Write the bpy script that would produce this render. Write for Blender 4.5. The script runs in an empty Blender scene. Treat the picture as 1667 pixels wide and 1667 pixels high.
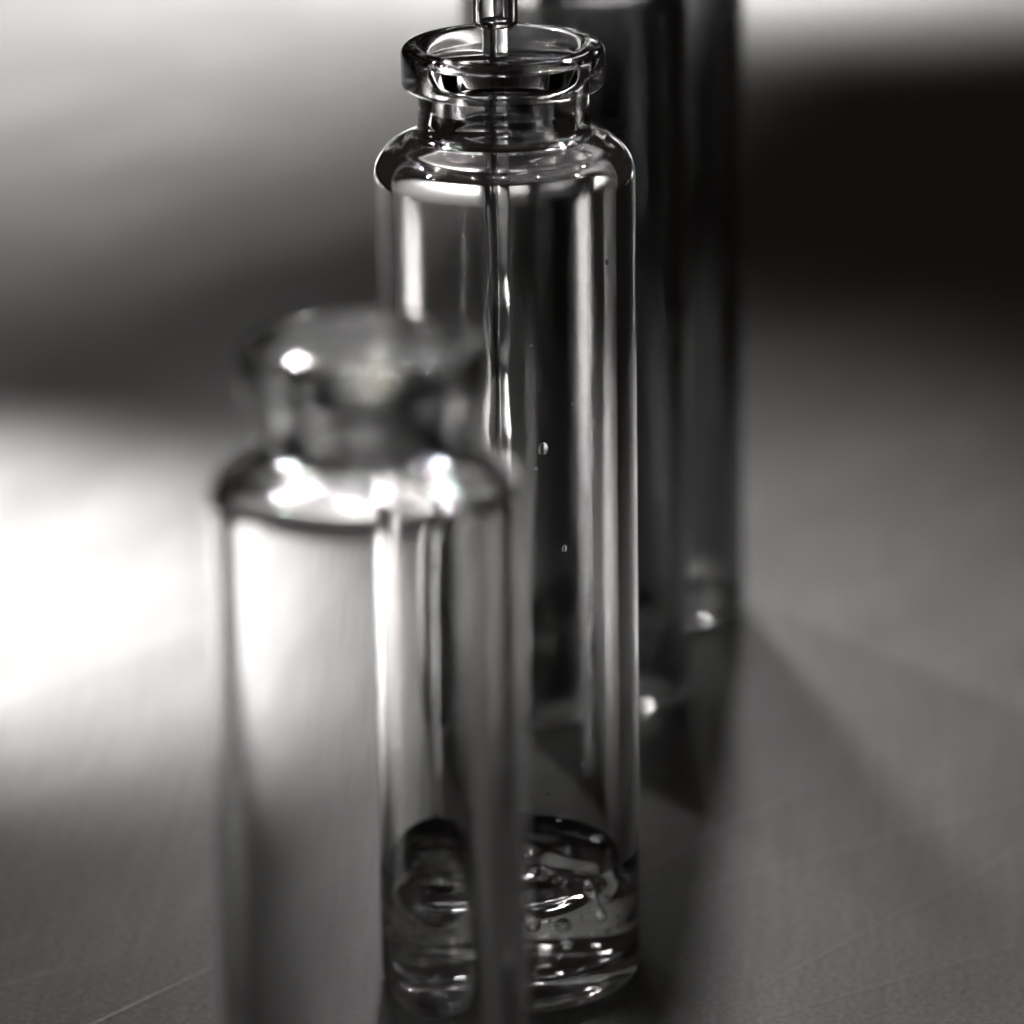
import bpy, bmesh, math, random
from mathutils import Vector, Matrix
random.seed(7)
S = bpy.context.scene
COL = S.collection
MM = 0.001

# ------------------------------------------------------------------ camera
cam_d = bpy.data.cameras.new('camera')
cam = bpy.data.objects.new('camera', cam_d); COL.objects.link(cam)
PITCH, ROLL = 0.3044, -0.0122
cam.location = (0.0001, -0.4994, 0.2000)
fwd = Vector((0.0004, math.cos(PITCH), -math.sin(PITCH))).normalized()
right0 = fwd.cross(Vector((0, 0, 1))).normalized()
up0 = right0.cross(fwd)
r2 = right0*math.cos(ROLL) + up0*math.sin(ROLL)
u2 = -right0*math.sin(ROLL) + up0*math.cos(ROLL)
cam.rotation_euler = Matrix((r2, u2, -fwd)).transposed().to_euler()
cam_d.sensor_width = 36.0
cam_d.lens = 36.0*9758/1667
cam_d.clip_start = 0.01
cam_d.clip_end = 50.0
cam_d.dof.use_dof = True
cam_d.dof.focus_distance = 0.512
cam_d.dof.aperture_fstop = 21.0
S.camera = cam

# ------------------------------------------------------------------ world, light, exposure
W = bpy.data.worlds.new('World'); S.world = W; W.use_nodes = True
W.node_tree.nodes['Background'].inputs[0].default_value = (0.0125, 0.0105, 0.009, 1)
W.node_tree.nodes['Background'].inputs[1].default_value = 1.0
S.view_settings.view_transform = 'Standard'
S.view_settings.look = 'None'
S.view_settings.exposure = 0.0
S.view_settings.gamma = 1.0
cy = S.cycles
cy.max_bounces = 32; cy.transmission_bounces = 28; cy.glossy_bounces = 12; cy.diffuse_bounces = 3
cy.transparent_max_bounces = 8
cy.caustics_reflective = False; cy.caustics_refractive = False
cy.blur_glossy = 0.4
cy.sample_clamp_indirect = 0.0
cy.use_denoising = True

def aim(o, target):
    o.rotation_euler = (Vector(target)-o.location).to_track_quat('-Z', 'Y').to_euler()

def spot(name, loc, target, watts, deg, blend, radius):
    l = bpy.data.lights.new(name, 'SPOT'); l.energy = watts; l.color = (1.0, 0.975, 0.955)
    l.spot_size = math.radians(deg); l.spot_blend = blend; l.shadow_soft_size = radius
    o = bpy.data.objects.new(name, l); COL.objects.link(o); o.location = loc; aim(o, target)
    return o

spot('bench_lamp', (-0.36, 0.50, 0.52), (-0.071, 0.119, 0), 104, 9.6, 1.0, 0.015)
spot('room_lamp', (-0.40, 0.70, 0.62), (0.034, 0.104, 0), 8.5, 9.6, 0.95, 0.04)
spot('streak_lamp', (-0.13, 0.82, 0.64), (0.034, 0.100, 0), 6.5, 9.4, 0.95, 0.04)  # added second half of room_lamp, splits the shadow edge into soft streaks; no door
spot('back_lamp', (0.065, 0.92, 0.62), (-0.032, 0.030, 0), 2.5, 10.4, 0.6, 0.05)
spot('far_left_lamp', (0.20, 1.10, 0.45), (-0.115, 0.425, 0), 120, 18.5, 1.0, 0.05)  # added spot, no window; angled so its patch slants over the far left table
spot('far_lamp', (0.07, 1.32, 0.62), (0.048, 0.665, 0), 290, 18.0, 0.7, 0.05)
spot('reflection_lamp', (-0.82, 0.05, 0.30), (-0.230, 0.020, 0), 110, 8.0, 0.9, 0.05)  # added spot; its out-of-view table patch makes the white band in the glass
# added, unseen bulbs behind the row whose narrow beams fall on the vial mouths: sparkles on rim, neck and shoulder
def sparkle_spots(target, spots, watts, deg, radius, dist=0.55):
    for az, el, k in spots:
        a, e = math.radians(az), math.radians(el)
        p = Vector(target)+Vector((math.sin(a)*math.cos(e), math.cos(a)*math.cos(e), math.sin(e)))*dist
        spot('sparkle_spot', p, target, watts*k, deg, 0.3, radius)
sparkle_spots((-0.010, -0.099, 0.081), [(27, 76, 1.0), (-45, 62, 1.0), (45, 53, 1.0), (-90, 84, 1.0), (-75, 50, 0.9), (8, 50, 1.0)], 110, 1.8, 0.025)
sparkle_spots((0.0, -0.003, 0.080), [(-60, 46, 1.0), (-25, 48, 1.0), (25, 46, 1.0), (60, 48, 0.8), (-85, 46, 0.8)], 36, 1.7, 0.012)

# ------------------------------------------------------------------ materials
def new_mat(name):
    m = bpy.data.materials.new(name); m.use_nodes = True
    nt = m.node_tree
    return m, nt, nt.nodes['Principled BSDF']

def nd(nt, t, **kw):
    n = nt.nodes.new(t)
    for k, v in kw.items(): setattr(n, k, v)
    return n

def glass_mat(name, col, ior, bump=0.0, scale=120.0):
    m, nt, b = new_mat(name)
    b.inputs['Base Color'].default_value = (*col, 1)
    b.inputs['Transmission Weight'].default_value = 1.0
    b.inputs['Roughness'].default_value = 0.0
    b.inputs['IOR'].default_value = ior
    if bump:
        tc = nd(nt, 'ShaderNodeTexCoord'); mp = nd(nt, 'ShaderNodeMapping')
        mp.inputs['Scale'].default_value = (1, 1, 0.35)
        nz = nd(nt, 'ShaderNodeTexNoise'); nz.inputs['Scale'].default_value = scale
        nz.inputs['Detail'].default_value = 1.0
        bp = nd(nt, 'ShaderNodeBump'); bp.inputs['Strength'].default_value = bump
        bp.inputs['Distance'].default_value = 0.0004
        nt.links.new(tc.outputs['Object'], mp.inputs[0]); nt.links.new(mp.outputs[0], nz.inputs['Vector'])
        nt.links.new(nz.outputs[0], bp.inputs['Height']); nt.links.new(bp.outputs[0], b.inputs['Normal'])
    return m

M_GLASS = glass_mat('vial_glass', (0.97, 0.97, 0.97), 1.50, 0.10)
M_THICK_DARK = glass_mat('darkened_neck_glass', (0.55, 0.55, 0.55), 1.50, 0.10)  # grey tint darkens neck and rim in place of dark refractions in clear glass
M_WATER = glass_mat('clear_liquid', (0.80, 0.80, 0.80), 1.333)
M_AIR = glass_mat('air_bubble', (1, 1, 1), 1.0/1.333)
M_TUBE = glass_mat('nozzle_glass', (0.93, 0.93, 0.93), 1.50)

def steel_mat():
    m, nt, b = new_mat('scuffed_steel')
    L = nt.links.new
    tc = nd(nt, 'ShaderNodeTexCoord')
    def noise(scale, detail, rot=0.0, stretch=(1, 1, 1)):
        mp = nd(nt, 'ShaderNodeMapping'); mp.inputs['Rotation'].default_value = (0, 0, rot)
        mp.inputs['Scale'].default_value = stretch
        n = nd(nt, 'ShaderNodeTexNoise'); n.inputs['Scale'].default_value = scale; n.inputs['Detail'].default_value = detail
        mp.inputs['Scale'].default_value = (1, 1, 1)
        m2 = nd(nt, 'ShaderNodeMapping'); m2.inputs['Scale'].default_value = stretch
        L(tc.outputs['Object'], mp.inputs[0]); L(mp.outputs[0], m2.inputs[0]); L(m2.outputs[0], n.inputs['Vector'])
        return n.outputs[0]
    def ramp(src, p0, p1, c0, c1):
        r = nd(nt, 'ShaderNodeMapRange'); r.inputs[1].default_value = p0; r.inputs[2].default_value = p1
        r.inputs[3].default_value = c0; r.inputs[4].default_value = c1
        L(src, r.inputs[0]); return r.outputs[0]
    def math_(op, a, c):
        n = nd(nt, 'ShaderNodeMath', operation=op)
        for i, v in enumerate((a, c)):
            if isinstance(v, (int, float)): n.inputs[i].default_value = v
            else: L(v, n.inputs[i])
        return n.outputs[0]
    grain = noise(1700, 3)
    brush = noise(900, 3, 0.06, (1, 0.05, 1))
    mott = noise(70, 4, 0.65, (1, 0.3, 1))
    s1 = ramp(noise(420, 1, 0.65, (1, 0.012, 1)), 0.67, 0.72, 0, 1)
    s2 = ramp(noise(380, 1, 0.95, (1, 0.010, 1)), 0.68, 0.73, 0, 1)
    scr = math_('MAXIMUM', s1, s2)
    v = math_('MULTIPLY', ramp(grain, 0.25, 0.75, 0.66, 1.34), ramp(brush, 0.3, 0.7, 0.91, 1.09))
    v = math_('MULTIPLY', v, ramp(mott, 0.3, 0.7, 0.90, 1.10))
    v = math_('MULTIPLY', v, 0.40)
    v = math_('ADD', v, math_('MULTIPLY', scr, 0.11))
    cc = nd(nt, 'ShaderNodeCombineColor')
    for i in range(3): L(v, cc.inputs[i])
    L(cc.outputs[0], b.inputs['Base Color'])
    b.inputs['Metallic'].default_value = 0.55
    L(ramp(mott, 0.3, 0.7, 0.40, 0.44), b.inputs['Roughness'])
    h = math_('SUBTRACT', math_('ADD', math_('MULTIPLY', grain, 0.5), math_('MULTIPLY', brush, 0.5)), scr)
    bp = nd(nt, 'ShaderNodeBump'); bp.inputs['Strength'].default_value = 0.35; bp.inputs['Distance'].default_value = 0.00008
    L(h, bp.inputs['Height']); L(bp.outputs[0], b.inputs['Normal'])
    return m
M_STEEL = steel_mat()

# ------------------------------------------------------------------ helpers
def tag(o, label, cat, group=None):
    o['label'] = label; o['category'] = cat
    if group: o['group'] = group
    return o

def link(o, parent=None):
    COL.objects.link(o)
    if parent: o.parent = parent
    return o

def fillet(pts, step=0.16):
    """polyline of (r, z, fillet radius) in mm -> dense rounded polyline"""
    out = []
    n = len(pts)
    for i, (x, y, rad) in enumerate(pts):
        p = Vector((x, y))
        if i in (0, n-1) or rad <= 0: out.append(p); continue
        a = Vector(pts[i-1][:2])-p; c = Vector(pts[i+1][:2])-p
        la, lc = a.length, c.length; a.normalize(); c.normalize()
        ang = a.angle(c)
        if abs(math.pi-ang) < 1e-3: out.append(p); continue
        t = min(rad/math.tan(ang/2), la*0.5, lc*0.5); rr = t*math.tan(ang/2)
        cen = p+(a+c).normalized()*(rr/math.sin(ang/2))
        v0 = p+a*t-cen; v1 = p+c*t-cen
        tot = v0.angle(v1); k = max(4, int(rr*tot/step)+3)
        a0 = math.atan2(v0.y, v0.x); a1 = math.atan2(v1.y, v1.x)
        d = (a1-a0+math.pi) % (2*math.pi)-math.pi
        for j in range(k+1):
            q = a0+d*j/k
            out.append(cen+Vector((math.cos(q), math.sin(q)))*rr)
    res = [out[0]]
    for q in out[1:]:
        if (q-res[-1]).length < 1e-5: continue
        seg = q-res[-1]; m = max(1, int(seg.length/2.5))
        s = res[-1].copy()
        for j in range(1, m+1): res.append(s+seg*j/m)
    return res

def profile_normals(pr):
    ns = []
    for i in range(len(pr)):
        t = Vector((0, 0))
        if i > 0: t += (pr[i]-pr[i-1]).normalized()
        if i < len(pr)-1: t += (pr[i+1]-pr[i]).normalized()
        t.normalize()
        ns.append(Vector((t.y, -t.x)))
    ns[0] = Vector((0, ns[0].y)).normalized() if pr[0].x < 1e-6 else ns[0]
    if pr[-1].x < 1e-6: ns[-1] = Vector((0, ns[-1].y)).normalized()
    return ns

def lathe_mesh(name, chains, mat, seg=144, flip=False):
    """chains: list of lists of (point, normal); revolve each (mm) into one mesh with exact normals"""
    V, N, F = [], [], []
    for ch in chains:
        rings = []
        for p, nn in ch:
            if p.x < 1e-6:
                rings.append([len(V)]); V.append((0, 0, p.y*MM)); N.append((0, 0, nn.y)); continue
            ids = []
            for k in range(seg):
                a = 2*math.pi*k/seg; c, s = math.cos(a), math.sin(a)
                ids.append(len(V)); V.append((p.x*c*MM, p.x*s*MM, p.y*MM)); N.append((nn.x*c, nn.x*s, nn.y))
            rings.append(ids)
        for A, B in zip(rings, rings[1:]):
            if len(A) == 1 and len(B) == 1: continue
            for k in range(seg):
                k2 = (k+1) % seg
                if len(A) == 1: F.append((A[0], B[k2], B[k]))
                elif len(B) == 1: F.append((A[k], A[k2], B[0]))
                else: F.append((A[k], A[k2], B[k2], B[k]))
    me = bpy.data.meshes.new(name); me.from_pydata(V, [], F)
    for p in me.polygons: p.use_smooth = True
    me.normals_split_custom_set_from_vertices([Vector(n).normalized() for n in N])
    me.materials.append(mat)
    return me

# ------------------------------------------------------------------ table
bm = bmesh.new()
bmesh.ops.create_cube(bm, size=1.0)
bmesh.ops.scale(bm, vec=(2.6, 3.2, 0.03), verts=bm.verts)
bmesh.ops.translate(bm, vec=(0, 0.75, -0.015), verts=bm.verts)
bmesh.ops.bevel(bm, geom=list(bm.edges), offset=0.003, segments=2, affect='EDGES')
me = bpy.data.meshes.new('table_top'); bm.to_mesh(me); bm.free(); me.materials.append(M_STEEL)
table = link(bpy.data.objects.new('table_top', me)); table['kind'] = 'structure'
table['label'] = 'scuffed grey brushed steel table top under the vials'

# ------------------------------------------------------------------ glass vials
RB, RI = 11.25, 9.60
def arc(cx, cz, r, a0, a1, n):
    return [(cx+r*math.cos(math.radians(a0+(a1-a0)*j/n)), cz+r*math.sin(math.radians(a0+(a1-a0)*j/n)), 0) for j in range(n+1)]
SHO = arc(7.9, 73.4, 3.35, 0, 66, 16)
SHI = arc(RI-2.1, 73.0, 2.1, 66, 0, 14)
OUTER = [(0, 0.7, 0), (6.0, 0.5, 3), (8.2, 0.0, 1.2), (11.25, 0.0, 1.9), *SHO,
         (7.45, 77.3, 1.0), (7.30, 81.4, 0.35), (8.75, 81.15, 1.15), (8.75, 84.9, 1.5), (7.2, 85.0, 0.6), (6.4, 83.6, 0.8)]
INNER = [(6.4, 83.6, 0.8), (4.5, 81.6, 1.6), (4.35, 79.2, 2.0), (4.7, 76.9, 1.6), *SHI, (RI, 2.3, 2.4), (5.0, 2.4, 3), (0, 3.0, 0)]
full = OUTER[:-1] + [OUTER[-1]] + INNER[1:]
PR = fillet(full)
PN = profile_normals(PR)
top_i = max(range(len(PR)), key=lambda i: PR[i].y)

def part_of(i):
    """part for the profile segment i -> i+1"""
    z = 0.5*(PR[i].y+PR[i+1].y); outer = i < top_i
    if outer:
        return 'base' if z < 2.2 else 'body' if z < 72.4 else 'shoulder' if z < 77.6 else 'neck' if z < 81.22 else 'rim'
    return 'base' if z < 4.8 else 'body' if z < 71.8 else 'shoulder' if z < 77.2 else 'neck' if z < 81.4 else 'rim'

VIAL_PARTS = {}
chains = {}
prev = None
for i in range(len(PR)-1):
    k = part_of(i)
    if k != prev: chains.setdefault(k, []).append([(PR[i], PN[i])])
    chains[k][-1].append((PR[i+1], PN[i+1])); prev = k
for k in ('base', 'body', 'shoulder', 'neck', 'rim'):
    VIAL_PARTS[k] = lathe_mesh(k, chains[k], M_THICK_DARK if k in ('neck', 'rim') else M_GLASS)

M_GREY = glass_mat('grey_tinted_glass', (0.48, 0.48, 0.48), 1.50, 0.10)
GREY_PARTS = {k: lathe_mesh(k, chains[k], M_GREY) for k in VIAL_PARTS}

def vial(x, y, rot, label, parts=None):
    t = link(bpy.data.objects.new('glass_vial', None)); t.location = (x*MM, y*MM, 0.00005)
    t.rotation_euler = (0, 0, rot); t.empty_display_size = 0.01
    tag(t, label, 'vial', 'glass vials standing in a row')
    for k, me in (parts or VIAL_PARTS).items(): link(bpy.data.objects.new(k, me), t)
    return t

vial(-10.2, -92.7, 0.4, 'blurred clear glass vial standing in front of the vial being filled')
vial(0, 0, 0.0, 'clear glass vial being filled by a thin liquid stream under the nozzle')
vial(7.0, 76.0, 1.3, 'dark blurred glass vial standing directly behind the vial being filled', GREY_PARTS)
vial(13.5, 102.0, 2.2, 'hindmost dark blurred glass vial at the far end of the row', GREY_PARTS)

# ------------------------------------------------------------------ liquid in the vial
NX, NY = -0.62, 0.0       # where the stream runs (mm), a little off the vial axis
def pool():
    seg, V, F = 128, [], []
    rO = RI+0.04
    bott = [p for p in fillet([(0, 2.96, 0), (5.0, 2.36, 3), (rO, 2.26, 2.4), (rO, 11.0, 0)])]
    top = []
    n = 26
    for j in range(n, -1, -1):
        top.append(rO*j/n)
    def zsurf(r, a):
        z = 10.9 + 0.9*math.exp(-(rO-r)/0.7)
        x, y = r*math.cos(a)-NX, r*math.sin(a)-NY
        d = math.hypot(x, y)
        z += 0.22*math.sin(d*1.9+0.6)*math.exp(-d/4.2) - 0.9*math.exp(-(d/1.7)**2)
        z += 0.07*math.sin(1.3*x+0.7*y)*math.sin(0.9*y-0.5*x+1)*min(1, (rO-r)/2)
        return z
    rings = []
    for p in bott[:-1]:
        if p.x < 1e-6: rings.append([len(V)]); V.append((0, 0, p.y*MM)); continue
        ids = []
        for k in range(seg):
            a = 2*math.pi*k/seg; ids.append(len(V)); V.append((p.x*math.cos(a)*MM, p.x*math.sin(a)*MM, p.y*MM))
        rings.append(ids)
    for r in top:
        if r < 1e-6: rings.append([len(V)]); V.append((0, 0, zsurf(0, 0)*MM)); continue
        ids = []
        for k in range(seg):
            a = 2*math.pi*k/seg; ids.append(len(V)); V.append((r*math.cos(a)*MM, r*math.sin(a)*MM, zsurf(r, a)*MM))
        rings.append(ids)
    for A, B in zip(rings, rings[1:]):
        for k in range(seg):
            k2 = (k+1) % seg
            if len(A) == 1: F.append((A[0], B[k2], B[k]))
            elif len(B) == 1: F.append((A[k], A[k2], B[0]))
            else: F.append((A[k], A[k2], B[k2], B[k]))
    me = bpy.data.meshes.new('liquid_pool'); me.from_pydata(V, [], F)
    for p in me.polygons: p.use_smooth = True
    me.materials.append(M_WATER)
    return me
liquid = link(bpy.data.objects.new('liquid_pool', pool()))
liquid.location = (0, 0, 0.00005)
tag(liquid, 'shallow clear liquid with bubbles in the bottom of the vial being filled', 'liquid')

def ball_mesh(name, mat, sub=3):
    bm = bmesh.new(); bmesh.ops.create_icosphere(bm, subdivisions=sub, radius=1.0)
    me = bpy.data.meshes.new(name); bm.to_mesh(me); bm.free()
    for p in me.polygons: p.use_smooth = True
    me.materials.append(mat); return me
BUB = ball_mesh('bubble', M_AIR)
done = []
tries = 0
while len(done) < 34 and tries < 4000:
    tries += 1
    r = 8.6*math.sqrt(random.random()); a = random.random()*2*math.pi
    rad = 0.18+0.75*random.random()**2.2
    p = Vector((r*math.cos(a), r*math.sin(a), random.uniform(3.8, 9.0)))
    if any((p-q).length < rad+s+0.06 for q, s in done): continue
    done.append((p, rad))
    b = link(bpy.data.objects.new('bubble', BUB), liquid)
    b.location = p*MM; b.scale = [rad*MM*random.uniform(.92, 1.08) for _ in range(3)]

# ------------------------------------------------------------------ falling stream
def stream():
    pr = []
    z = 87.2
    zs = []
    while z > 9.0: zs.append(z); z -= 0.22
    for z in zs:
        t = (87.2-z)/80.0
        r = 1.08-0.24*min(1, t*1.6)
        amp = 0.015+0.15*math.exp(-((t-0.34)/0.13)**2)+0.07*min(1, max(0, (t-0.3)*3))
        ph = 13.0*t + 6.5*t*t
        r *= 1+amp*math.sin(2*math.pi*ph*0.42+0.8)+0.02*math.sin(2*math.pi*ph*1.13)*min(1, t*3)
        pr.append(Vector((max(0.25, r), z)))
    pr = pr[::-1]
    pr = [Vector((0, pr[0].y))]+pr+[Vector((0, pr[-1].y))]
    return lathe_mesh('liquid_stream', [list(zip(pr, profile_normals(pr)))], M_WATER, 64)
st = link(bpy.data.objects.new('liquid_stream', stream()))
st.location = (NX*MM, NY*MM, 0.00005)
tag(st, 'thin wavering stream of clear liquid falling from the nozzle into the vial', 'liquid stream')

# ------------------------------------------------------------------ nozzle
noz = link(bpy.data.objects.new('filling_nozzle', None)); noz.location = (NX*MM, NY*MM, 0.0866)
noz.empty_display_size = 0.01
tag(noz, 'narrow clear tube nozzle hanging above the mouth of the vial', 'nozzle')
tp = fillet([(1.12, 0.0, 0.1), (1.95, 0.0, 0.25), (1.95, 70, 0.2), (1.12, 70, 0.2), (1.12, 0.3, 0)])
tp.append(tp[0].copy())
link(bpy.data.objects.new('tube', lathe_mesh('tube', [list(zip(tp, profile_normals(tp)))], M_TUBE, 72)), noz)
M_COL, nt, b = new_mat('nozzle_steel')
b.inputs['Base Color'].default_value = (0.45, 0.45, 0.45, 1); b.inputs['Metallic'].default_value = 1.0
b.inputs['Roughness'].default_value = 0.22
cp = fillet([(0, 69.5, 0), (3.2, 69.5, 0.4), (3.2, 84, 0.4), (0, 84, 0)])
link(bpy.data.objects.new('collar', lathe_mesh('collar', [list(zip(cp, profile_normals(cp)))], M_COL, 72)), noz)

# ------------------------------------------------------------------ droplets clinging to the glass
DROP = ball_mesh('droplet', M_WATER)
# (angle round the vial axis in degrees, height in mm, radius in mm)
drops = [(-72.9, 51.76, 0.5), (-62.2, 42.59, 0.3), (-176.4, 25.47, 0.28), (-157.7, 22.86, 0.32), (-33.6, 67.16, 0.22), (-49.3, 30.87, 0.22), (-133.4, 56.04, 0.18), (-66.6, 17.95, 0.26), (-76.3, 50.05, 0.16), (-53.2, 22.64, 0.16), (-36.0, 13.73, 0.34), (-164.0, 15.84, 0.24), (-71.6, 20.35, 0.14), (-57.0, 55.39, 0.14), (-78.2, 60.99, 0.14)]
wh = {0: 'largest droplet clinging to the inside wall of the vial being filled'}
for i, (ang, h, rad) in enumerate(drops):
    R = (RI-0.02)*MM
    p = Vector((R*math.cos(math.radians(ang)), R*math.sin(math.radians(ang)), h*MM))
    n = Vector((p.x, p.y, 0)).normalized()
    q = link(bpy.data.objects.new('droplet', DROP)); q.location = p
    q.rotation_euler = n.to_track_quat('X', 'Z').to_euler(); q.scale = (rad*0.38*MM, rad*random.uniform(.8, 1.05)*MM, rad*random.uniform(1.0, 1.45)*MM)
    tag(q, wh.get(i, 'tiny clear droplet clinging to the inside wall of the vial being filled'), 'droplet', 'droplets on the inside of the vial wall')
